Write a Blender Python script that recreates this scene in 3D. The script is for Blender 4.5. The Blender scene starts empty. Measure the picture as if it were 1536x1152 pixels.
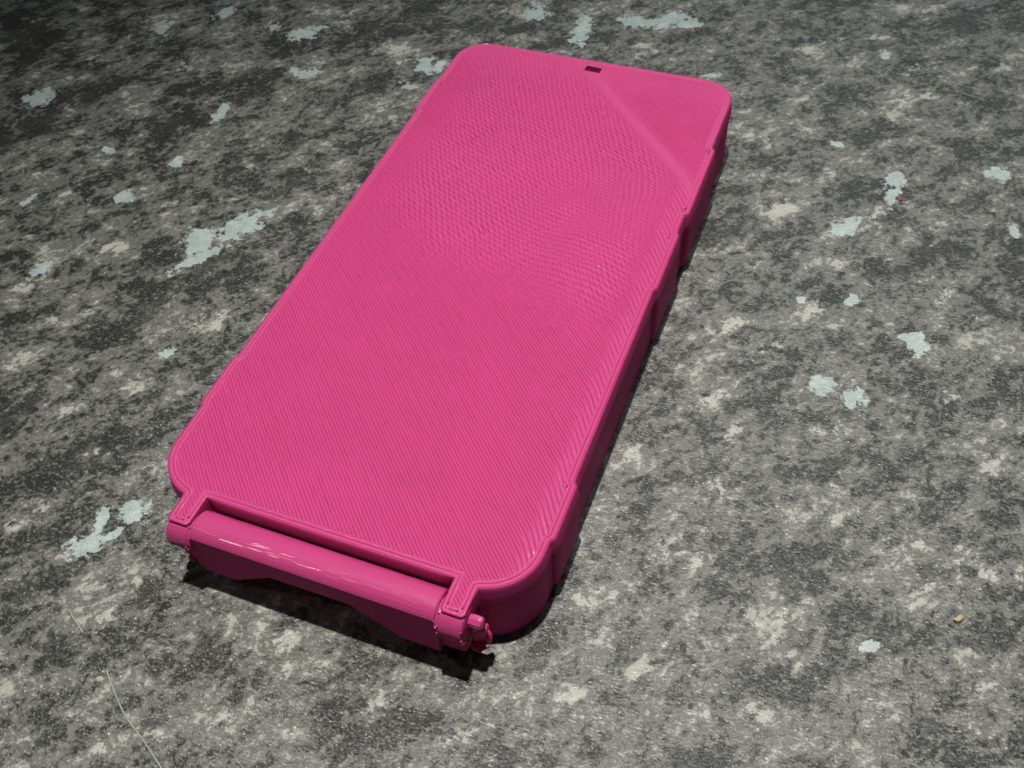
import bpy, bmesh, math, random
import numpy as np
from mathutils import Vector, Matrix, noise
from mathutils.geometry import tessellate_polygon
# 1 unit = 1 cm.  The worktop surface is z = 0.  The case lies with its hinge towards -y.
random.seed(7); np.random.seed(7)
S = bpy.context.scene
COL = S.collection

# ------------------------------------------------------------------ camera, world, lamps
cam = bpy.data.cameras.new('camera'); camo = bpy.data.objects.new('camera', cam); COL.objects.link(camo)
camo.location = (3.8353, -3.8580, 9.0858)
camo.rotation_euler = (0.6951, 0.0515, 0.3685)
cam.sensor_width = 36; cam.lens = 35.481; cam.clip_start = 0.05; cam.clip_end = 400
cam.dof.use_dof = True; cam.dof.focus_distance = 9.6; cam.dof.aperture_fstop = 1.7
S.camera = camo
wd = bpy.data.worlds.new('World'); S.world = wd; wd.use_nodes = True
wd.node_tree.nodes['Background'].inputs['Color'].default_value = (0.92, 0.96, 1.0, 1)
wd.node_tree.nodes['Background'].inputs['Strength'].default_value = 0.03
S.view_settings.view_transform = 'Standard'; S.view_settings.look = 'None'
S.view_settings.gamma = 1; S.view_settings.exposure = 0

def spot(name, loc, target, power, size, blend, radius, col):
    l = bpy.data.lights.new(name, 'SPOT'); l.energy = power; l.spot_size = math.radians(size); l.spot_blend = blend
    l.shadow_soft_size = radius; l.color = col
    o = bpy.data.objects.new(name, l); COL.objects.link(o); o.location = loc
    o.rotation_euler = (Vector(target) - Vector(loc)).to_track_quat('-Z', 'Y').to_euler()
    return o
spot('ceiling_spot', (0.5, 3.1, 40), (4.2, 0.2, 0), 74000, 52, 1.0, 0.5, (1.0, 0.965, 0.90))
spot('room_lamp', (-25, -18, 52), (1, 1, 0), 4500, 40, 1.0, 0.8, (1.0, 0.93, 0.84))
al = bpy.data.lights.new('far_sheen_fill', 'AREA'); al.shape = 'RECTANGLE'; al.size = 45; al.size_y = 30; al.energy = 16000; al.color = (0.90, 0.95, 1.0)  # added unseen area light, gives sheen to the lid and far worktop
ao = bpy.data.objects.new('far_sheen_fill', al); COL.objects.link(ao); ao.location = (5, 62, 60)
ao.rotation_euler = (Vector((3, 3, 0)) - ao.location).to_track_quat('-Z', 'Y').to_euler()

# ------------------------------------------------------------------ helpers
def mesh_obj(name, verts, faces, mat, parent=None, smooth=False, **props):
    me = bpy.data.meshes.new(name)
    me.from_pydata([tuple(v) for v in verts], [], [tuple(f) for f in faces])
    me.validate(); me.update()
    if mat: me.materials.append(mat)
    if smooth: me.polygons.foreach_set('use_smooth', [True]*len(me.polygons))
    o = bpy.data.objects.new(name, me); COL.objects.link(o)
    if parent: o.parent = parent
    for k, v in props.items(): o[k] = v
    return o
def recalc(o):
    bm = bmesh.new(); bm.from_mesh(o.data); bmesh.ops.recalc_face_normals(bm, faces=bm.faces); bm.to_mesh(o.data); bm.free()
def smooth_angle(o, deg=35):
    o.data.polygons.foreach_set('use_smooth', [True]*len(o.data.polygons))
    try: o.data.set_sharp_from_angle(angle=math.radians(deg))
    except Exception: pass

H = 0.95                       # top face of the case above the worktop
def mm(x, y, z): return (x*0.1, y*0.1, H + z*0.1)     # case millimetres, z = 0 on the top face

# ------------------------------------------------------------------ materials
def nt(name):
    m = bpy.data.materials.new(name); m.use_nodes = True
    t = m.node_tree; t.nodes.clear()
    out = t.nodes.new('ShaderNodeOutputMaterial'); b = t.nodes.new('ShaderNodeBsdfPrincipled')
    t.links.new(b.outputs[0], out.inputs[0])
    return m, t, b
def N(t, typ, **kw):
    n = t.nodes.new(typ)
    for k, v in kw.items():
        if k.startswith('i_'):
            key = k[2:]; key = int(key) if key.isdigit() else key
            n.inputs[key].default_value = v
        else: setattr(n, k, v)
    return n
def math_n(t, op, a, b=None, c=None, clamp=False):
    n = t.nodes.new('ShaderNodeMath'); n.operation = op; n.use_clamp = clamp
    for i, v in enumerate((a, b, c)):
        if v is None: continue
        if isinstance(v, (int, float)): n.inputs[i].default_value = v
        else: t.links.new(v, n.inputs[i])
    return n.outputs[0]
def mix_c(t, f, a, b):
    n = t.nodes.new('ShaderNodeMix'); n.data_type = 'RGBA'
    for i, v in ((0, f), (6, a), (7, b)):
        if isinstance(v, (int, float)): n.inputs[i].default_value = v
        elif isinstance(v, tuple): n.inputs[i].default_value = (*v, 1)
        else: t.links.new(v, n.inputs[i])
    return n.outputs[2]
def ramp(t, v, lo, hi, clamp=True):
    n = t.nodes.new('ShaderNodeMapRange'); n.clamp = clamp
    t.links.new(v, n.inputs[0]); n.inputs[1].default_value = lo; n.inputs[2].default_value = hi
    return n.outputs[0]

def plastic(name, base=(0.535, 0.054, 0.203), layers=0.0, lump=0.0, rough=0.34, pitch=0.022, sss=0.0, glint=0.0, gx=1.0, gscale=(5, 5, 42), coat=0.6, crough=0.17, spec=0.4):
    m, t, b = nt(name)
    tc = N(t, 'ShaderNodeTexCoord'); P = tc.outputs['Object']
    n1 = N(t, 'ShaderNodeTexNoise', i_Scale=1.3, i_Detail=3.0); t.links.new(P, n1.inputs['Vector'])
    c2 = tuple(v*0.95 for v in base)
    t.links.new(mix_c(t, ramp(t, n1.outputs[0], 0.3, 0.7), base, c2), b.inputs['Base Color'])
    b.inputs['Specular IOR Level'].default_value = spec
    n2 = N(t, 'ShaderNodeTexNoise', i_Scale=40.0, i_Detail=4.0); t.links.new(P, n2.inputs['Vector'])
    r = N(t, 'ShaderNodeMapRange'); t.links.new(n2.outputs[0], r.inputs[0])
    r.inputs[1].default_value = 0.3; r.inputs[2].default_value = 0.7
    r.inputs[3].default_value = rough-0.1; r.inputs[4].default_value = rough+0.14
    t.links.new(r.outputs[0], b.inputs['Roughness'])
    b.inputs['Subsurface Weight'].default_value = sss
    b.inputs['Subsurface Radius'].default_value = (1.0, 0.15, 0.25)
    b.inputs['Subsurface Scale'].default_value = 0.07
    h = None
    if glint:                                   # facets left by the nozzle: tiny patches that lean a little this way and that
        mg = N(t, 'ShaderNodeMapping'); mg.inputs['Scale'].default_value = gscale; t.links.new(P, mg.inputs[0])
        vg = N(t, 'ShaderNodeTexVoronoi', i_Scale=1.0); t.links.new(mg.outputs[0], vg.inputs['Vector'])
        a = N(t, 'ShaderNodeVectorMath', operation='SUBTRACT'); t.links.new(vg.outputs['Color'], a.inputs[0]); a.inputs[1].default_value = (.5, .5, .5)
        a2 = N(t, 'ShaderNodeVectorMath', operation='MULTIPLY'); t.links.new(a.outputs[0], a2.inputs[0]); a2.inputs[1].default_value = (glint*gx, glint, glint)
        g0 = N(t, 'ShaderNodeNewGeometry')
        a3 = N(t, 'ShaderNodeVectorMath', operation='ADD'); t.links.new(g0.outputs['Normal'], a3.inputs[0]); t.links.new(a2.outputs[0], a3.inputs[1])
        a4 = N(t, 'ShaderNodeVectorMath', operation='NORMALIZE'); t.links.new(a3.outputs[0], a4.inputs[0])
        b.inputs['Coat Weight'].default_value = coat; b.inputs['Coat Roughness'].default_value = crough; b.inputs['Coat IOR'].default_value = 1.6
        t.links.new(a4.outputs[0], b.inputs['Coat Normal'])
    if layers:
        sx = N(t, 'ShaderNodeSeparateXYZ'); t.links.new(P, sx.inputs[0])
        nw = N(t, 'ShaderNodeTexNoise', i_Scale=2.2, i_Detail=2.0); t.links.new(P, nw.inputs['Vector'])
        zz = math_n(t, 'ADD', sx.outputs[2], math_n(t, 'MULTIPLY', nw.outputs[0], 0.006))
        ph = math_n(t, 'MULTIPLY', zz, 2*math.pi/pitch)
        h = math_n(t, 'MULTIPLY', math_n(t, 'ABSOLUTE', math_n(t, 'SINE', math_n(t, 'MULTIPLY', ph, 0.5))), layers*0.5)
        nl = N(t, 'ShaderNodeTexNoise', i_Scale=1.0, i_Detail=5.0)       # streaks that run along the layers
        mp = N(t, 'ShaderNodeMapping'); mp.inputs['Scale'].default_value = (4, 4, 70)
        t.links.new(P, mp.inputs[0]); t.links.new(mp.outputs[0], nl.inputs['Vector'])
        h = math_n(t, 'ADD', h, math_n(t, 'MULTIPLY', nl.outputs[0], layers*1.1))
    n3 = N(t, 'ShaderNodeTexNoise', i_Scale=55.0, i_Detail=5.0, i_Roughness=0.65); t.links.new(P, n3.inputs['Vector'])
    k = math_n(t, 'MULTIPLY', n3.outputs[0], 0.00025 + lump)
    h = k if h is None else math_n(t, 'ADD', h, k)
    bp = N(t, 'ShaderNodeBump', i_Strength=1.0, i_Distance=1.0)
    t.links.new(h, bp.inputs['Height']); t.links.new(bp.outputs[0], b.inputs['Normal'])
    return m
M_top = plastic('pink_plastic_top', rough=0.56, spec=0.28, sss=0.03, glint=0.5, gscale=(34, 34, 34), coat=0.06, crough=0.2)
M_wall = plastic('pink_plastic_wall', layers=0.0004, rough=0.6, spec=0.08)
M_rim = plastic('pink_plastic_rim', layers=0.0005, rough=0.40, pitch=0.03, glint=0.16, gscale=(14, 14, 45), coat=0.7, crough=0.12, spec=0.15)
M_barrel = plastic('pink_plastic_barrel', layers=0.0016, rough=0.42, pitch=0.024, glint=0.40, gx=0.22, gscale=(6, 100, 100), coat=1.0, crough=0.15, spec=0.15)
M_rag = plastic('pink_plastic_ragged', base=(0.55, 0.040, 0.155), lump=0.004, rough=0.38, spec=0.25, sss=0.3)

def laminate():
    m, t, b = nt('mottled_laminate')
    tc = N(t, 'ShaderNodeTexCoord'); P = tc.outputs['Object']
    at = N(t, 'ShaderNodeVertexColor', layer_name='patches')
    sp = N(t, 'ShaderNodeSeparateColor'); t.links.new(at.outputs[0], sp.inputs[0])
    pale, blue, dark = sp.outputs[0], sp.outputs[1], sp.outputs[2]
    # streaks lie along one direction of the print
    rot = N(t, 'ShaderNodeMapping'); rot.inputs['Rotation'].default_value = (0, 0, math.radians(-50)); rot.inputs['Scale'].default_value = (1, 1, 1)
    t.links.new(P, rot.inputs[0])
    st = N(t, 'ShaderNodeMapping'); st.inputs['Scale'].default_value = (0.86, 1.12, 1); t.links.new(rot.outputs[0], st.inputs[0])
    wn = N(t, 'ShaderNodeTexNoise', i_Scale=2.2, i_Detail=4.0); t.links.new(st.outputs[0], wn.inputs['Vector'])
    ws = N(t, 'ShaderNodeVectorMath', operation='SUBTRACT'); t.links.new(wn.outputs['Color'], ws.inputs[0]); ws.inputs[1].default_value = (.5, .5, .5)
    wm = N(t, 'ShaderNodeVectorMath', operation='SCALE'); t.links.new(ws.outputs[0], wm.inputs[0]); wm.inputs['Scale'].default_value = 0.25
    wa = N(t, 'ShaderNodeVectorMath', operation='ADD'); t.links.new(st.outputs[0], wa.inputs[0]); t.links.new(wm.outputs[0], wa.inputs[1])
    W = wa.outputs[0]
    def nz(scale, det, rough=0.6, vec=W, off=0):
        n = N(t, 'ShaderNodeTexNoise', i_Scale=scale, i_Detail=det, i_Roughness=rough)
        if off:
            a = N(t, 'ShaderNodeVectorMath', operation='ADD'); t.links.new(vec, a.inputs[0]); a.inputs[1].default_value = (off, off*0.7, off*1.3); vec = a.outputs[0]
        t.links.new(vec, n.inputs['Vector']); return n.outputs[0]
    big = nz(1.3, 3, 0.55); mid = nz(3.9, 8, 0.70, off=7); fine = nz(11.0, 6, 0.7, off=13); grain = nz(60.0, 2, 0.6, vec=P)
    rag = nz(6.0, 8, 0.72, vec=P, off=21); rg2 = nz(16.0, 5, 0.7, vec=P, off=4)
    def sub(v, k): return math_n(t, 'MULTIPLY', math_n(t, 'SUBTRACT', v, 0.5), k)
    tone = math_n(t, 'ADD', sub(big, 1.1), sub(mid, 2.0)); tone = math_n(t, 'ADD', tone, sub(fine, 1.3)); tone = math_n(t, 'ADD', tone, sub(rg2, 0.7))
    tone = math_n(t, 'ADD', tone, math_n(t, 'MULTIPLY', pale, 0.16)); tone = math_n(t, 'SUBTRACT', tone, math_n(t, 'MULTIPLY', dark, 0.20))
    c = mix_c(t, ramp(t, tone, -0.19, 0.05), (0.018, 0.020, 0.016), (0.138, 0.143, 0.127))
    c = mix_c(t, ramp(t, tone, 0.20, 0.40), c, (0.36, 0.37, 0.325))
    # pale ragged flecks
    pk = math_n(t, 'ADD', math_n(t, 'ADD', sub(mid, 1.0), sub(rag, 0.9)), math_n(t, 'ADD', sub(fine, 0.5), math_n(t, 'MULTIPLY', pale, 0.36)))
    c = mix_c(t, math_n(t, 'MULTIPLY', ramp(t, pk, 0.27, 0.33), 0.8), c, (0.43, 0.44, 0.385))
    # dark crisp blotches
    dk = math_n(t, 'ADD', math_n(t, 'ADD', sub(nz(2.9, 5, 0.62, off=31), 1.2), sub(rag, 0.8)), math_n(t, 'MULTIPLY', dark, 0.26))
    c = mix_c(t, math_n(t, 'MULTIPLY', ramp(t, dk, 0.15, 0.19), 0.78), c, (0.024, 0.026, 0.021))
    # blue-white mineral flakes
    bk = math_n(t, 'ADD', math_n(t, 'ADD', blue, sub(rag, 1.9)), sub(rg2, 0.6))
    bl = mix_c(t, ramp(t, mid, 0.35, 0.65), (0.29, 0.37, 0.37), (0.46, 0.52, 0.50))
    c = mix_c(t, ramp(t, bk, 0.48, 0.56), c, bl)
    g = math_n(t, 'ADD', 0.80, math_n(t, 'MULTIPLY', grain, 0.40))
    mu = N(t, 'ShaderNodeVectorMath', operation='SCALE'); t.links.new(c, mu.inputs[0]); t.links.new(g, mu.inputs['Scale'])
    t.links.new(mu.outputs[0], b.inputs['Base Color'])
    b.inputs['Roughness'].default_value = 0.42; b.inputs['Specular IOR Level'].default_value = 0.35
    b.inputs['Coat Weight'].default_value = 0.75; b.inputs['Coat Roughness'].default_value = 0.26; b.inputs['Coat IOR'].default_value = 1.5
    # crinkled emboss
    em = N(t, 'ShaderNodeMapping'); em.inputs['Rotation'].default_value = (0, 0, math.radians(-20)); em.inputs['Scale'].default_value = (21, 40, 21)
    t.links.new(P, em.inputs[0])
    e1 = N(t, 'ShaderNodeTexNoise', i_Scale=1.0, i_Detail=3.0, i_Roughness=0.6, i_Distortion=0.6); t.links.new(em.outputs[0], e1.inputs['Vector'])
    bp = N(t, 'ShaderNodeBump', i_Strength=1.0, i_Distance=0.014)
    t.links.new(e1.outputs[0], bp.inputs['Height']); t.links.new(bp.outputs[0], b.inputs['Normal'])
    vm = N(t, 'ShaderNodeMapping'); vm.inputs['Rotation'].default_value = (0, 0, math.radians(-20)); vm.inputs['Scale'].default_value = (24, 46, 24)
    t.links.new(P, vm.inputs[0])
    vo = N(t, 'ShaderNodeTexVoronoi', i_Scale=1.0); t.links.new(vm.outputs[0], vo.inputs['Vector'])
    a = N(t, 'ShaderNodeVectorMath', operation='SUBTRACT'); t.links.new(vo.outputs['Color'], a.inputs[0]); a.inputs[1].default_value = (.5, .5, .5)
    a2 = N(t, 'ShaderNodeVectorMath', operation='MULTIPLY'); t.links.new(a.outputs[0], a2.inputs[0]); a2.inputs[1].default_value = (.60, .60, 0)
    a3 = N(t, 'ShaderNodeVectorMath', operation='ADD'); t.links.new(bp.outputs[0], a3.inputs[0]); t.links.new(a2.outputs[0], a3.inputs[1])
    a4 = N(t, 'ShaderNodeVectorMath', operation='NORMALIZE'); t.links.new(a3.outputs[0], a4.inputs[0])
    t.links.new(a4.outputs[0], b.inputs['Coat Normal'])
    return m

# ------------------------------------------------------------------ the worktop
# flakes and blotches of the printed pattern: x, y, half length, half width (cm), angle (deg)
BLUE = "-8.66,6.22,0.26,0.22,42;-6.75,5.38,0.11,0.08,177;-5.86,4.53,0.17,0.13,94;-3.88,4.52,0.43,0.19,63;-4.28,4.05,0.30,0.23,89;-4.10,3.76,0.41,0.09,57;-7.88,8.55,0.19,0.11,88;-7.13,9.28,0.20,0.13,51;-5.42,9.13,0.30,0.19,36;-4.79,8.05,0.21,0.13,35;-5.08,8.10,0.07,0.05,173;-5.56,5.45,0.14,0.11,78;-5.59,6.74,0.22,0.10,90;-6.07,2.88,0.18,0.11,83;-3.56,2.15,0.11,0.06,47;-7.17,4.06,0.13,0.07,86;-6.75,4.31,0.10,0.06,53;-1.90,10.78,0.26,0.20,50;-0.99,10.55,0.45,0.15,96;-0.83,10.10,0.10,0.06,110;-0.15,10.98,0.33,0.18,16;0.34,11.19,0.40,0.19,39;0.62,11.16,0.27,0.12,6;3.77,11.17,0.13,0.10,87;1.34,9.84,0.13,0.07,18;-3.09,8.85,0.20,0.13,94;-2.86,8.84,0.19,0.11,81;-3.49,8.79,0.07,0.05,72;4.34,8.13,0.20,0.13,72;4.36,7.77,0.21,0.08,87;3.88,6.96,0.22,0.15,50;3.46,8.69,0.11,0.08,177;5.63,8.69,0.19,0.15,45;5.92,7.52,0.12,0.07,139;4.14,5.63,0.12,0.08,63;3.57,5.46,0.08,0.06,94;5.01,5.14,0.19,0.13,122;4.92,5.26,0.17,0.07,21;4.06,4.21,0.17,0.13,31;4.42,4.09,0.16,0.13,178;5.03,1.12,0.12,0.06,18;-2.59,0.04,0.17,0.15,167;-2.83,-0.48,0.17,0.15,19;-2.85,-0.22,0.23,0.07,100;-2.62,-0.29,0.11,0.05,74;3.84,12.60,0.11,0.08,83"
PALE = "3.30,1.44,0.15,0.13,42;5.31,2.41,0.18,0.13,16;5.44,1.77,0.17,0.13,74;5.95,2.27,0.18,0.09,24;6.32,2.40,0.16,0.08,86;5.74,2.50,0.09,0.05,159;6.09,1.08,0.17,0.06,41;5.68,0.45,0.17,0.05,16;4.78,0.95,0.10,0.08,73;3.68,-0.10,0.10,0.09,38;4.21,0.10,0.15,0.12,34;4.19,1.11,0.13,0.04,92;4.42,0.62,0.17,0.07,91;5.39,0.50,0.07,0.02,22;3.37,2.41,0.22,0.20,62;3.00,1.38,0.24,0.12,44;4.25,7.29,0.32,0.14,83;2.87,8.99,0.26,0.15,42;4.19,9.90,0.31,0.11,89;4.55,10.22,0.15,0.12,59;2.26,8.52,0.10,0.08,95;1.80,9.52,0.17,0.12,100;4.47,6.44,0.12,0.09,37;3.89,6.25,0.17,0.10,88;3.74,5.33,0.26,0.13,37;2.84,4.80,0.27,0.15,37;5.17,5.97,0.20,0.11,73;5.58,5.82,0.11,0.07,145;5.85,7.66,0.15,0.12,55;2.79,6.88,0.09,0.05,39;3.05,7.07,0.23,0.12,54;5.36,9.82,0.21,0.11,43;-3.74,-0.43,0.22,0.17,59;-3.03,-0.70,0.08,0.05,120;-2.07,-1.04,0.14,0.12,45;-1.43,-0.71,0.13,0.10,178;-0.57,-0.66,0.13,0.05,113;-0.26,-0.71,0.16,0.13,51;-0.51,-0.90,0.13,0.03,14;-0.10,-0.98,0.15,0.05,111;-0.66,-1.08,0.05,0.04,4;-0.45,-1.60,0.17,0.06,65;-0.25,-1.38,0.07,0.05,3;-1.79,-1.67,0.12,0.09,170;-1.15,-1.59,0.11,0.06,39;-0.94,-1.94,0.10,0.04,179;-1.37,-2.23,0.12,0.07,50;-2.19,-2.48,0.13,0.05,27;-2.84,-1.79,0.11,0.06,140;-2.63,-1.77,0.09,0.07,141;-3.33,-1.12,0.12,0.07,5;-2.08,-0.62,0.14,0.11,105;-5.47,3.49,0.27,0.17,63;-5.20,3.60,0.18,0.11,72;-6.13,2.98,0.12,0.09,49;-8.05,6.08,0.15,0.08,136;-6.87,7.67,0.17,0.12,145;-6.63,8.72,0.13,0.08,130;-8.58,7.41,0.23,0.11,111;-7.97,8.63,0.38,0.27,49;-6.03,9.11,0.22,0.22,35;-4.48,5.64,0.15,0.13,47;-6.81,5.54,0.11,0.07,146;-5.75,4.72,0.12,0.11,70;-9.76,6.71,0.14,0.12,102;-4.81,7.32,0.12,0.10,156;-9.67,8.69,0.13,0.09,157;-10.32,8.34,0.22,0.12,90;-6.30,9.65,0.12,0.09,142;-5.44,9.76,0.18,0.16,115;-6.68,3.34,0.11,0.07,77;-7.49,4.57,0.14,0.07,138;-5.26,1.46,0.24,0.12,28;-5.34,2.15,0.17,0.15,9;-5.20,2.45,0.09,0.07,3;-6.04,2.56,0.26,0.10,77;-4.00,1.65,0.12,0.11,1;-3.59,1.55,0.20,0.11,28;-3.50,0.56,0.19,0.09,28;-3.68,-0.17,0.18,0.11,23;-4.15,1.06,0.19,0.11,44;-3.20,2.72,0.17,0.11,119;-3.22,3.00,0.17,0.14,160;0.12,10.34,0.19,0.10,162;2.58,10.96,0.22,0.15,6;2.82,11.27,0.10,0.06,96;3.05,11.38,0.10,0.06,95;3.61,11.60,0.17,0.11,24;3.90,12.61,0.16,0.13,52;4.38,12.79,0.15,0.10,25;5.59,11.35,0.25,0.12,43;4.29,10.87,0.22,0.13,45;5.12,11.17,0.08,0.07,46;2.87,9.66,0.14,0.08,21;-3.10,8.19,0.25,0.18,38;-3.64,9.11,0.33,0.24,39;2.87,3.54,0.26,0.17,65;3.34,4.56,0.25,0.14,38;4.28,3.62,0.19,0.10,38;5.40,4.40,0.24,0.12,38;5.89,3.60,0.21,0.12,26;3.26,3.17,0.18,0.12,77;2.29,2.55,0.21,0.11,78;3.07,0.19,0.27,0.13,61;2.31,0.66,0.17,0.11,66;0.85,-1.02,0.18,0.11,63;0.22,-0.90,0.15,0.08,78;1.77,-0.96,0.18,0.10,50;2.58,-0.33,0.16,0.10,52"
DARK = "-3.63,5.56,0.25,0.18,93;-4.24,6.38,0.20,0.16,128;-4.46,5.49,0.21,0.17,167;-1.21,10.09,0.31,0.17,38;-0.56,10.36,0.35,0.17,5;-3.53,3.65,0.34,0.24,2;-3.92,3.32,0.26,0.23,11;-3.25,4.83,0.13,0.09,131;-3.68,0.30,0.57,0.24,44;-1.96,-0.77,0.21,0.11,27;-1.35,-1.25,0.17,0.15,175;-3.23,-0.44,0.24,0.18,35;-2.37,-1.52,0.12,0.10,48;-1.26,-1.70,0.17,0.08,27;5.40,2.10,0.15,0.12,24;4.49,2.12,0.10,0.09,62;5.18,1.29,0.13,0.07,86;6.16,2.58,0.14,0.10,178;4.54,7.84,0.15,0.11,1;4.49,7.37,0.22,0.11,86;4.20,6.29,0.21,0.18,56;3.94,5.65,0.12,0.11,64;5.56,8.93,0.13,0.06,21;5.96,6.83,0.18,0.13,73;5.01,6.94,0.27,0.14,39;5.28,7.99,0.29,0.17,44;4.88,12.31,0.28,0.22,40;5.66,12.74,0.33,0.26,44;-10.16,7.73,0.67,0.41,31;-7.90,6.75,0.64,0.27,56;-8.36,5.32,0.59,0.26,54;-6.32,6.12,0.61,0.25,54;-5.68,7.42,0.52,0.30,33;-4.39,9.63,0.56,0.33,37;-3.90,10.20,0.46,0.30,38;-2.86,10.07,0.56,0.24,15;-4.78,0.74,0.37,0.22,44;-4.29,2.50,0.42,0.17,65;-2.98,-1.06,0.26,0.14,40;-0.92,-1.24,0.14,0.10,68;4.22,1.66,0.16,0.10,26;5.99,1.60,0.25,0.11,23;6.07,2.96,0.18,0.09,174;3.44,3.74,0.27,0.11,34;3.09,2.64,0.18,0.10,47;5.81,4.54,0.39,0.12,33;4.37,3.08,0.30,0.12,33;2.02,-0.25,0.19,0.08,62;1.26,-1.01,0.15,0.09,39"
def field(txt, X, Y, grow=1.0):
    F = np.zeros_like(X)
    for s in txt.split(';'):
        x, y, a, b, g = map(float, s.split(',')); a = max(a, .05)*grow; b = max(b, .04)*grow; g = math.radians(g)
        u = ((X-x)*math.cos(g) + (Y-y)*math.sin(g))/a; v = (-(X-x)*math.sin(g) + (Y-y)*math.cos(g))/b
        d = np.sqrt(u*u + v*v)
        F = np.maximum(F, np.clip(1.0 - 0.5*d, 0, 1))
    return F
def axis(lo, hi, step, far):
    core = list(np.arange(lo, hi, step)); return np.array([-far, -far*0.6, lo-3] + core + [hi+3, far*0.6, far])
xs = axis(-12.5, 7.6, 0.055, 45.0); ys = axis(-3.6, 14.2, 0.055, 45.0)
X, Y = np.meshgrid(xs, ys); nx, ny = len(xs), len(ys)
me = bpy.data.meshes.new('worktop')
co = np.stack([X.ravel(), Y.ravel(), np.zeros(nx*ny)], 1)
i = np.arange(nx-1)[None, :] + nx*np.arange(ny-1)[:, None]; i = i.ravel()
quads = np.stack([i, i+1, i+1+nx, i+nx], 1)
rim = [0, nx-1, nx*ny-1, nx*(ny-1)]
me.from_pydata([], [], []); 
allv = np.vstack([co, co[rim] - np.array([0, 0, 3.8])])
nv = len(co)
per = ([k for k in range(nx)], [nx*k + nx-1 for k in range(ny)], [nx*(ny-1) + nx-1-k for k in range(nx)], [nx*(ny-1-k) for k in range(ny)])
faces = quads.tolist()
for k, line in enumerate(per): faces.append([nv+k, nv+(k+1) % 4] + line[::-1])
faces.append([nv+3, nv+2, nv+1, nv])
me.from_pydata(allv.tolist(), [], faces); me.update()
ca = me.color_attributes.new('patches', 'FLOAT_COLOR', 'POINT')
rgba = np.zeros((len(allv), 4)); rgba[:, 3] = 1
rgba[:nv, 0] = field(PALE, X, Y).ravel(); rgba[:nv, 1] = field(BLUE, X, Y).ravel(); rgba[:nv, 2] = field(DARK, X, Y).ravel()
ca.data.foreach_set('color', rgba.ravel())
me.materials.append(laminate())
wt = bpy.data.objects.new('worktop', me); COL.objects.link(wt); wt['kind'] = 'structure'
wt['label'] = 'grey mottled laminate worktop with pale blue flecks'

# ------------------------------------------------------------------ the case: outlines in millimetres
def arc(cx, cy, r, a0, a1, n=14):
    return [(cx + r*math.cos(math.radians(a0+(a1-a0)*k/n)), cy + r*math.sin(math.radians(a0+(a1-a0)*k/n))) for k in range(n+1)]
L = 82.85
RT = [(7.0, 13.5, .40), (41.6, 51.3, .32), (55.0, 68.2, .46)]     # tabs along the right edge: y0, y1, how proud
LT = [(10.4, 17.2, .30), (65.0, 72.3, .34)]
def edge_tabs(tabs, side, up):
    pts = []
    for y0, y1, d in tabs:
        q = [(y0-.3, 0), (y0-.1, d*.3), (y0+.15, d*.9), (y0+.4, d), (y1-.4, d), (y1-.15, d*.9), (y1+.1, d*.3), (y1+.3, 0)]
        pts += [(side*(20.0+d_), y) for y, d_ in q]
    return pts if up else pts[::-1]
def lid_outline(tabs=True, arms=True):
    P = []
    if arms:                                   # start in the recess, go +x (counter-clockwise)
        P += [(-13.25, .30), (13.25, .30), (13.25, -2.85), (13.5, -3.2), (15.35, -3.2), (15.6, -2.9), (15.6, .02)]
    else: P += [(-15.6, .02), (15.6, .02)]
    P += arc(14.6, 5.4, 5.4, -78, 0)
    if tabs: P += edge_tabs(RT, 1, True)
    P += arc(15.5, L-4.5, 4.5, 0, 90)
    P += arc(-15.7, L-4.3, 4.3, 90, 180)
    if tabs: P += edge_tabs(LT, -1, False)
    P += arc(-14.6, 5.4, 5.4, 180, 258)
    if arms: P += [(-15.6, .02), (-15.6, -2.9), (-15.35, -3.2), (-13.5, -3.2), (-13.25, -2.85)]
    return P
def densify(P, step):
    out = []
    for a, b in zip(P, P[1:]+P[:1]):
        n = max(1, int(math.ceil(math.dist(a, b)/step)))
        out += [(a[0]+(b[0]-a[0])*k/n, a[1]+(b[1]-a[1])*k/n) for k in range(n)]
    return out
def offset(P, d):
    """miter offset, positive = outwards for a counter-clockwise loop"""
    n = len(P); out = []
    for i in range(n):
        a, b, c = P[i-1], P[i], P[(i+1) % n]
        d1 = Vector((b[0]-a[0], b[1]-a[1])).normalized(); d2 = Vector((c[0]-b[0], c[1]-b[1])).normalized()
        n1 = Vector((d1.y, -d1.x)); n2 = Vector((d2.y, -d2.x)); m = n1+n2
        if m.length < 1e-6: m = n1.copy()
        m.normalize(); k = d/max(0.5, m.dot(n1))
        out.append((b[0]+m.x*k, b[1]+m.y*k))
    return out
OUT = lid_outline()
def rim_gain(p):                               # the recess and the arms have plain upright sides
    if abs(p[0]) < 12.9 and p[1] < 1: return 0.95
    return 0.22 if (p[1] < 1.0 and abs(p[0]) < 15.62 and not (abs(p[0]) > 15.5 and p[1] > -.5)) else 1.0

case = bpy.data.objects.new('plastic_case', None); COL.objects.link(case)
case['label'] = 'slim bright pink 3D printed plastic case lying closed on the grey mottled worktop'
case['category'] = 'case'

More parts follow.
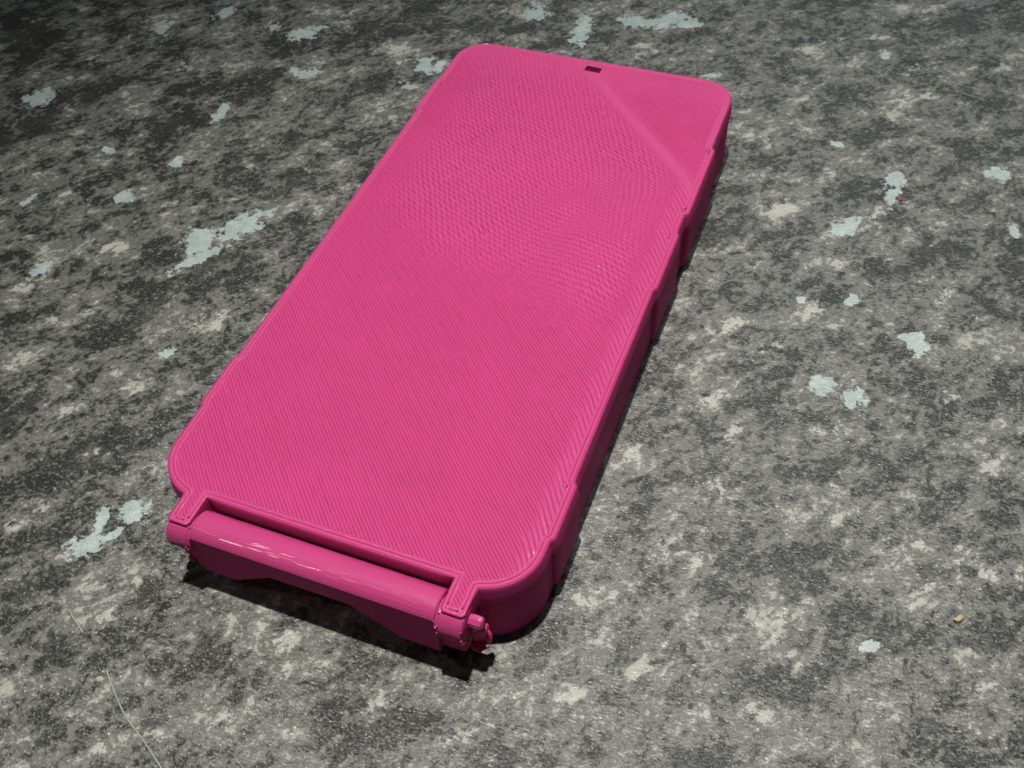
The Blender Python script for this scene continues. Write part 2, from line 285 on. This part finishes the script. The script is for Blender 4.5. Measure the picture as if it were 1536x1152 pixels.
# lid: a plate with a rounded, flaring rim and a slot near its far end
SLOT = [(-1.12, 80.35), (1.12, 80.25), (1.12, 81.45), (-1.12, 81.5)]
def build_lid():
    D = densify(OUT, 1.2); n = len(D)
    prof = [(0.0, -.30), (0.0, -.06), (.06, -.01), (.09, -.02), (.17, -.14), (.23, -.6), (.31, -1.1), (.37, -1.55), (.40, -1.9), (.37, -2.15), (.27, -2.3), (-.3, -2.32)]
    V = []; F = []
    for (o, z) in prof:
        for q, p0 in zip(offset(D, o if o > 0 else 0.0), D):
            g = rim_gain(p0); w = o*g if o > 0 else o
            x = p0[0] + (q[0]-p0[0])*(g if o > 0 else 1); y = p0[1] + (q[1]-p0[1])*(g if o > 0 else 1)
            if o < 0: x, y = offset_in[len(V) % n]
            V.append(mm(x, y, z))
    for r in range(len(prof)-1):
        for i in range(n):
            j = (i+1) % n; F.append((r*n+i, r*n+j, (r+1)*n+j, (r+1)*n+i))
    # plate under the printed lines, with the slot cut out
    ring = [Vector((*p, 0)) for p in D]; hole = [Vector((*p, 0)) for p in SLOT]
    tris = tessellate_polygon([ring, hole])
    base = len(V)
    V += [mm(p[0], p[1], -.30) for p in D] + [mm(p[0], p[1], -.30) for p in SLOT]
    F += [tuple(base+k for k in t) for t in tris]
    b2 = len(V)                                   # slot walls and underside
    V += [mm(p[0], p[1], 0.0) for p in SLOT] + [mm(p[0], p[1], -2.0) for p in SLOT]
    for k in range(4):
        l = (k+1) % 4; F.append((b2+k, b2+l, b2+4+l, b2+4+k))
    b3 = len(V)
    V += [mm(p[0], p[1], -2.3) for p in D] + [mm(p[0], p[1], -2.3) for p in SLOT]
    F += [tuple(b3+k for k in t) for t in tris]
    return V, F
offset_in = offset(densify(OUT, 1.2), -.3)
V, F = build_lid()
lid = mesh_obj('lid', V, F, M_rim, case); recalc(lid); smooth_angle(lid, 40)
lid.data.materials.append(M_wall)
for p in lid.data.polygons:
    if p.normal.z < .22: p.material_index = 1

# printed outline: two beads that run round the lid
def bead_loop(name, d, width, ymin=0.0, hgt=.14):
    P = offset(densify(OUT, .8), d); n = len(P)
    rows = [(-.5, -1), (-.40, -.45), (-.22, -.08), (0, 0), (.22, -.08), (.40, -.45), (.5, -1)]
    V = []; F = []
    for r, (o, z) in enumerate(rows):
        Q = offset(P, o*width)
        for i, q in enumerate(Q):
            f = 1.0 - 0.75*min(1, max(0, (q[1]-45)/25))          # the grooves fill in towards the far end
            wob = .012*noise.noise(Vector((q[0]*1.3, q[1]*1.3, d*7)))
            V.append(mm(q[0]+wob*2, q[1]+wob*2, z*hgt*f + wob))
    R = len(rows)
    for r in range(R-1):
        for i in range(n):
            j = (i+1) % n; F.append((r*n+i, (r+1)*n+i, (r+1)*n+j, r*n+j))
    o = mesh_obj(name, V, F, M_top, lid, smooth=True); recalc(o); return o
bead_loop('outline_line', -.20, .42); bead_loop('outline_line', -.60, .42)

# a low bead under the ends of the infill, and the bead that frames the slot
P0 = densify(OUT, .8); n0 = len(P0)
A = offset(P0, -.62); B = offset(P0, -1.15)
V = [mm(x, y, -.10) for x, y in A] + [mm(x, y, -.19) for x, y in B]
F = [(i, (i+1) % n0, n0+(i+1) % n0, n0+i) for i in range(n0)]
o = mesh_obj('outline_line', V, F, M_top, lid, smooth=True); recalc(o)
SL = densify(SLOT, .3); ns = len(SL); V = []
for d, z in ((0.0, -.35), (.0, -.07), (.07, .005), (.20, .022), (.38, .018), (.46, -.10)):
    V += [mm(x, y, z) for x, y in offset(SL, d)]
F = [(q*ns+i, q*ns+(i+1) % ns, (q+1)*ns+(i+1) % ns, (q+1)*ns+i) for q in range(5) for i in range(ns)]
o = mesh_obj('slot_rim', V, F, M_top, lid, smooth=True); recalc(o)

# printed infill: parallel beads at 45 degrees
INN = offset(densify(OUT, .8), -.78)
def scan(P, nx_, ny_, c):
    """intersections of the line nx*x + ny*y = c with the closed polygon, as positions along the line"""
    s = []
    for a, b in zip(P, P[1:]+P[:1]):
        fa = a[0]*nx_+a[1]*ny_-c; fb = b[0]*nx_+b[1]*ny_-c
        if (fa < 0) != (fb < 0):
            t = fa/(fa-fb); x = a[0]+(b[0]-a[0])*t; y = a[1]+(b[1]-a[1])*t
            s.append(x*ny_-y*nx_)
    return sorted(s)
def sstep(a, b, x):
    t = min(1, max(0, (x-a)/(b-a))); return t*t*(3-2*t)
r2 = math.sqrt(.5); PITCH = .345
def valley(k, s):
    """depth of the valley between bead k-1 and k at distance s along it"""
    c = k*PITCH; x = (c+s)*r2; y = (c-s)*r2
    u = x+y
    band = math.exp(-((u-80.0)/1.3)**2)                       # smeared band across the far corner
    far = 1 - .55*sstep(74, 81, y)
    dpt = .17*far*(1-.93*band)
    if u > 81: dpt *= .95 + .25*noise.noise(Vector((x*.25, y*.25, 5)))
    # shallow pairs next to the right edge, where the head turned round
    e = 20 - x
    if k % 2 and y < 62: dpt *= 1 - .92*sstep(2.8, 1.3, e + 1.0*noise.noise(Vector((k*1.7, 0, 0))))
    if k % 3 == 0: dpt *= .88
    # the crossing layer underneath shows through
    m = sstep(33, 45, y + 0.22*x + 3*noise.noise(Vector((x*.12, y*.12, 1)))) * sstep(79.5, 77.5, u) * sstep(-19.5, -12, x)
    m *= sstep(19, 15, x)
    if m > 0:
        ph = (s + 1.1*math.sin(u*.13) + .9*noise.noise(Vector((x*.25, y*.25, 3))) + .3*noise.noise(Vector((k*1.1, s*.5, 8))))*2*math.pi/2.0 + k*(math.pi + .10 + .25*sstep(0, 14, x)*sstep(62, 45, y))
        w = .5+.5*math.sin(ph)
        dpt *= (1-m) + m*(.03 + 1.5*w**1.3)
    return dpt*(1 + .25*noise.noise(Vector((s*.6, k*3.1, 0))))
def infill():
    V = []; F = []
    kmin = int(-22/PITCH*1.2); kmax = int((20+L)/PITCH)
    for k in range(kmin, kmax):
        cc = (k+.5)*PITCH
        for q, (off, frac) in enumerate(((0, 0),)):
            s = scan(INN, r2, r2, cc)
            for a, b in zip(s[::2], s[1::2]):
                a -= .10; b += .24
                if b-a < .25: continue
                # cut at the slot
                segs = [(a, b)]
                x0, x1, y0, y1 = -1.35, 1.35, 80.05, 81.7
                sl = scan([(x0, y0), (x1, y0), (x1, y1), (x0, y1)], r2, r2, cc)
                if len(sl) == 2 and a < sl[0] and b > sl[1]: segs = [(a, sl[0]), (sl[1], b)]
                for a, b in segs:
                    n = max(2, int((b-a)/.28)); base = len(V)
                    jit = .03*math.sin(k*12.9)
                    for i in range(n+1):
                        s_ = a+(b-a)*i/n
                        end = min(i, n-i); drop = .06*(1-.9*sstep(40, 70, (cc-s_)*r2)) *1 if end == 0 else 0.0
                        hook = 0.0
                        xx = (cc+s_)*r2
                        hook = 0.75*sstep(2.3, 0.0, (20-xx))*sstep(69, 58, (cc-s_)*r2)      # ends bend along the edge
                        v0, v1 = valley(k, s_), valley(k+1, s_)
                        lat = .025*noise.noise(Vector((s_*.8, k*2.3, 9)))
                        for f, hh in ((0, -v0), (.12, -v0*.72), (.27, -v0*.30), (.5, .0), (.73, -v1*.30), (.88, -v1*.72), (1.0, -v1)):
                            c = (k+f)*PITCH + (lat if 0 < f < 1 else 0)
                            x = (c+s_)*r2 - hook*.15; y = (c-s_)*r2 - hook
                            V.append(mm(x, y, hh - drop + .008))
                    for i in range(n):
                        for r in range(6):
                            p = base+i*7+r; F.append((p, p+7, p+8, p+1))
    return V, F
V, F = infill()
inf = mesh_obj('infill_lines', V, F, M_top, lid, smooth=True, kind='stuff'); recalc(inf)

# base shell
def loft(name, rings, mat, parent, cap=True, ang=35, **props):
    n = len(rings[0]); V = [v for r in rings for v in r]; F = []
    for r in range(len(rings)-1):
        for i in range(n):
            j = (i+1) % n; F.append((r*n+i, r*n+j, (r+1)*n+j, (r+1)*n+i))
    if cap: F += [tuple(range(n)), tuple(range((len(rings)-1)*n, len(rings)*n))[::-1]]
    o = mesh_obj(name, V, F, mat, parent, **props); recalc(o); smooth_angle(o, ang); return o
BO = densify(lid_outline(tabs=False, arms=False), 2.0)
rings = [[mm(*p, z) for p in offset(BO, o)] for o, z in ((.14, -2.25), (.20, -2.5), (.20, -5.0), (.20, -9.0), (.14, -9.3), (0.0, -9.5))]
loft('base', rings, M_wall, case)

# clips: the lid's tabs run on down the wall as plates
def clip(side, y0, y1, d, zb=-8.7):
    n = 12; rings = []
    for z, o in ((-.9, .12), (-1.6, .32), (-2.4, .42), (-5, .42), (zb+.8, .40), (zb+.2, .28), (zb, .1)):
        x1 = 20.0 + d + o; r = []
        ya, yb = y0-.1, y1+.1
        loop = [(20.1, ya), (x1-.35, ya), (x1-.08, ya+.25), (x1, ya+.8)] + [(x1, ya+.8+(yb-ya-1.6)*k/6) for k in range(1, 6)] + [(x1, yb-.8), (x1-.08, yb-.25), (x1-.35, yb), (20.1, yb)]
        rings.append([mm(side*(x+.05*noise.noise(Vector((y, z, side)))), y, z) for x, y in loop])
    return loft('clip', rings, M_wall, case, ang=50)
for y0, y1, d in RT: clip(1, y0, y1, d)
for y0, y1, d in LT: clip(-1, y0, y1, d)

# hinge: barrel and front beam of the base, arched below
HY, HZ, HR = -2.25, -2.05, 2.0
def beam():
    xs_ = [-12.95, -12.8] + list(np.linspace(-12.4, 12.4, 60)) + [12.75, 12.9]
    rings = []
    for x in xs_:
        ax = abs(x+.4)
        zb = -7.3 + 3.45*sstep(9.2, 4.3, ax) if ax > 4.3 else -3.85
        t = (min(1, max(0, (9.2-ax)/4.9))); zb = -7.3 + 3.45*t
        sh = .12 if (x < -12.9 or x > 12.85) else 0
        pr = [(-.75, zb), (-.75, HZ)]
        for k in range(0, 25):
            a = math.radians(30 + (149-30)*k/24); pr.append((HY + (HR-sh)*math.cos(a), HZ + (HR-sh)*math.sin(a)))
        pr += [(-3.97, -1.05), (-3.97, -1.6), (-3.95, min(-2.5, zb+.3)), (-3.93, zb+.1), (-3.85, zb)]
        rings.append([mm(x, y, z) for y, z in pr])
    o = loft('hinge_barrel', rings, M_barrel, case, ang=28)
    o.data.materials.append(M_wall)
    for p in o.data.polygons:
        if p.normal.y < -.93: p.material_index = 1
beam()
# lugs of the lid either side of the barrel
def lug(s):
    rings = []
    for x, q in ((12.93, .14), (13.1, .1), (13.22, .12), (13.32, 0), (14.0, 0), (14.7, .02), (15.3, 0), (15.55, .06), (15.66, .22)):
        pr = []
        for k in range(34):
            a = math.radians(90 + 360*k/34); r = 1.92 - q
            y = HY-.25 + r*math.cos(a); z = HZ-.15 + r*math.sin(a)
            y += .05*noise.noise(Vector((x*2, k*.6, s)))
            pr.append((y, min(z, -.22)))
        rings.append([mm(s*x, y, z) for y, z in pr])
    o = loft('hinge_lug', rings, M_barrel, lid, ang=40)
    o.data.materials.append(M_wall)
    for p in o.data.polygons:
        if p.normal.z < .2 or abs(p.normal.x) > .6: p.material_index = 1
for s in (1, -1): lug(s)
# ends of the base under the lugs
def foot(s):
    rings = []
    for z, o in ((-4.15, .1), (-4.4, 0), (-6.6, .0), (-7.1, .08), (-7.25, .25)):
        x0, x1, y0, y1 = 12.85, 15.35-o, -3.35+o, -.1
        loop = [(x0, y0), (x1-.4, y0), (x1-.1, y0+.1), (x1, y0+.4), (x1, -1.8), (x1, y1), (x0, y1)]
        rings.append([mm(s*(x + .08*noise.noise(Vector((y, z*1.4, 2)))), y + .10*noise.noise(Vector((x, z*1.3, 4))), z) for x, y in loop])
    loft('hinge_foot', rings, M_rag, case, ang=50)
for s in (1, -1): foot(s)

def blob(name, c, r, mat, parent, amp=.3, seed=0, freq=1.6, sub=3, **props):
    bm = bmesh.new(); bmesh.ops.create_icosphere(bm, subdivisions=sub, radius=1.0)
    for v in bm.verts:
        d = 1 + amp*noise.fractal(v.co*freq + Vector((seed, seed*2.1, 0)), 1.0, 2.0, 3)
        v.co = Vector(mm(c[0]+v.co.x*r[0]*d, c[1]+v.co.y*r[1]*d, c[2]+v.co.z*r[2]*d))
    me = bpy.data.meshes.new(name); bm.to_mesh(me); bm.free(); me.materials.append(mat)
    me.polygons.foreach_set('use_smooth', [True]*len(me.polygons))
    o = bpy.data.objects.new(name, me); COL.objects.link(o); o.parent = parent
    for k, v in props.items(): o[k] = v
    return o
# pin through the hinge, its stub end showing at the right
rings = []
for x, r in ((15.0, .62), (15.7, .64), (16.5, .66), (16.85, .6), (17.0, .42), (17.02, .1)):
    rings.append([mm(x, -2.35 + r*math.cos(2*math.pi*k/8+.2), -1.85 + r*math.sin(2*math.pi*k/8+.2)) for k in range(8)])
loft('hinge_pin', rings, M_rim, case, ang=30)
rings = []
for x, r in ((15.0, .6), (15.9, .62), (16.2, .5), (16.3, .2)):
    rings.append([mm(-x, -2.35 + r*math.cos(2*math.pi*k/10), -2.0 + r*math.sin(2*math.pi*k/10)) for k in range(10)])
loft('hinge_pin', rings, M_rag, case, ang=30)
# ragged leftovers of support material
for c, r, sd in (((16.2, -2.0, -4.6), (.75, .6, 1.5), 1), ((16.9, -1.7, -5.6), (.45, .5, .9), 5), ((16.3, -2.6, -6.3), (.7, .6, .6), 9), ((16.0, -2.3, -3.1), (.35, .5, .5), 12),
                 ((17.05, -2.0, -3.0), (.25, .3, .35), 15), ((-15.9, -2.1, -2.3), (.3, .9, .9), 21), ((-14.9, -3.2, -5.2), (.35, .35, 1.3), 25), ((-14.9, -3.3, -6.8), (.5, .4, .3), 28),
                 ((-13.4, -3.6, -6.1), (.25, .25, 1.1), 31)):
    blob('support_scrap', c, r, M_rag, case, amp=.36, seed=sd, freq=1.2)
for k in range(26):         # tiny crumbs of plastic along the lug edges and layer seams
    s = random.choice((-1, 1)); a = random.uniform(100, 235)
    x = s*random.choice((13.15, 13.3, 15.6, 15.7)); y = HY-.25+1.95*math.cos(math.radians(a)); z = HZ-.15+1.9*math.sin(math.radians(a))
    blob('seam_blob', (x, y, min(z, -.35)), (.10, .12, .10), M_barrel, case, seed=k, sub=1)

# ------------------------------------------------------------------ small things lying on the worktop
def simple(name, col, rough=.6):
    m, t, b = nt(name)
    tc = N(t, 'ShaderNodeTexCoord'); n = N(t, 'ShaderNodeTexNoise', i_Scale=12.0, i_Detail=3.0); t.links.new(tc.outputs['Object'], n.inputs['Vector'])
    t.links.new(mix_c(t, n.outputs[0], tuple(c*.7 for c in col), col), b.inputs['Base Color']); b.inputs['Roughness'].default_value = rough
    return m
def fibre(name, pts, rad, mat, **props):
    # Catmull-Rom through the points, tube of 6 sides
    P = [Vector((x, y, z)) for x, y, z in pts]; Q = []
    for i in range(len(P)-1):
        a, b, c, d = P[max(0, i-1)], P[i], P[i+1], P[min(len(P)-1, i+2)]
        for k in range(8):
            t = k/8; Q.append(.5*((2*b)+(c-a)*t+(2*a-5*b+4*c-d)*t*t+(3*b-a-3*c+d)*t**3))
    Q.append(P[-1]); V = []; F = []
    for i, q in enumerate(Q):
        tg = (Q[min(i+1, len(Q)-1)]-Q[max(i-1, 0)]).normalized(); sd = tg.cross(Vector((0, 0, 1))).normalized(); up = sd.cross(tg)
        r = rad*(1 + .25*noise.noise(q*5))*(.35 if i in (0, len(Q)-1) else 1)
        for k in range(6):
            a = k*math.pi/3; V.append(q + sd*r*math.cos(a) + up*r*math.sin(a))
    for i in range(len(Q)-1):
        for k in range(6):
            l = (k+1) % 6; F.append((i*6+k, i*6+l, i*6+6+l, i*6+6+k))
    F += [tuple(range(6))[::-1], tuple(range(len(V)-6, len(V)))]
    o = mesh_obj(name, V, F, mat, smooth=True, **props); recalc(o); return o
mf = simple('dry_fibre', (0.42, 0.40, 0.31)); r = .0085
fibre('plant_fibre', [(x, y, r*1.05) for x, y in ((-1.77, -1.58), (-1.55, -1.75), (-1.31, -1.91), (-1.03, -2.04), (-.72, -2.20), (-.40, -2.36))], r, mf,
      label='long thin tan fibre lying near the front left corner of the worktop', category='fibre')
fibre('plant_fibre', [(x, y, r*1.05) for x, y in ((-2.52, -1.17), (-2.42, -1.235), (-2.33, -1.28), (-2.22, -1.34))], r, mf,
      label='short thin tan fibre lying to the left, just beyond the longer one', category='fibre')
def crumb(name, x, y, r, col, seed, **props):
    bm = bmesh.new(); bmesh.ops.create_icosphere(bm, subdivisions=3, radius=1.0)
    for v in bm.verts:
        d = 1 + .4*noise.fractal(v.co*1.5 + Vector((seed, 0, 0)), 1.0, 2.0, 3); v.co = Vector((v.co.x*r[0]*d, v.co.y*r[1]*d, v.co.z*r[2]*d))
    lo = min(v.co.z for v in bm.verts)
    for v in bm.verts: v.co.z -= lo
    me = bpy.data.meshes.new(name); bm.to_mesh(me); bm.free(); me.materials.append(simple(name, col))
    me.polygons.foreach_set('use_smooth', [True]*len(me.polygons))
    o = bpy.data.objects.new(name, me); COL.objects.link(o); o.location = (x, y, 0.0); o.rotation_euler = (0, 0, .9)
    for k, v in props.items(): o[k] = v
crumb('crumb', 5.79, 1.68, (.06, .03, .02), (.50, .40, .22), 3, label='tiny tan crumb on the worktop right of the case', category='crumb')
crumb('plastic_speck', 4.47, 7.72, (.03, .02, .012), (.5, .02, .10), 6, label='tiny red speck of plastic beside a pale blue fleck', category='speck')
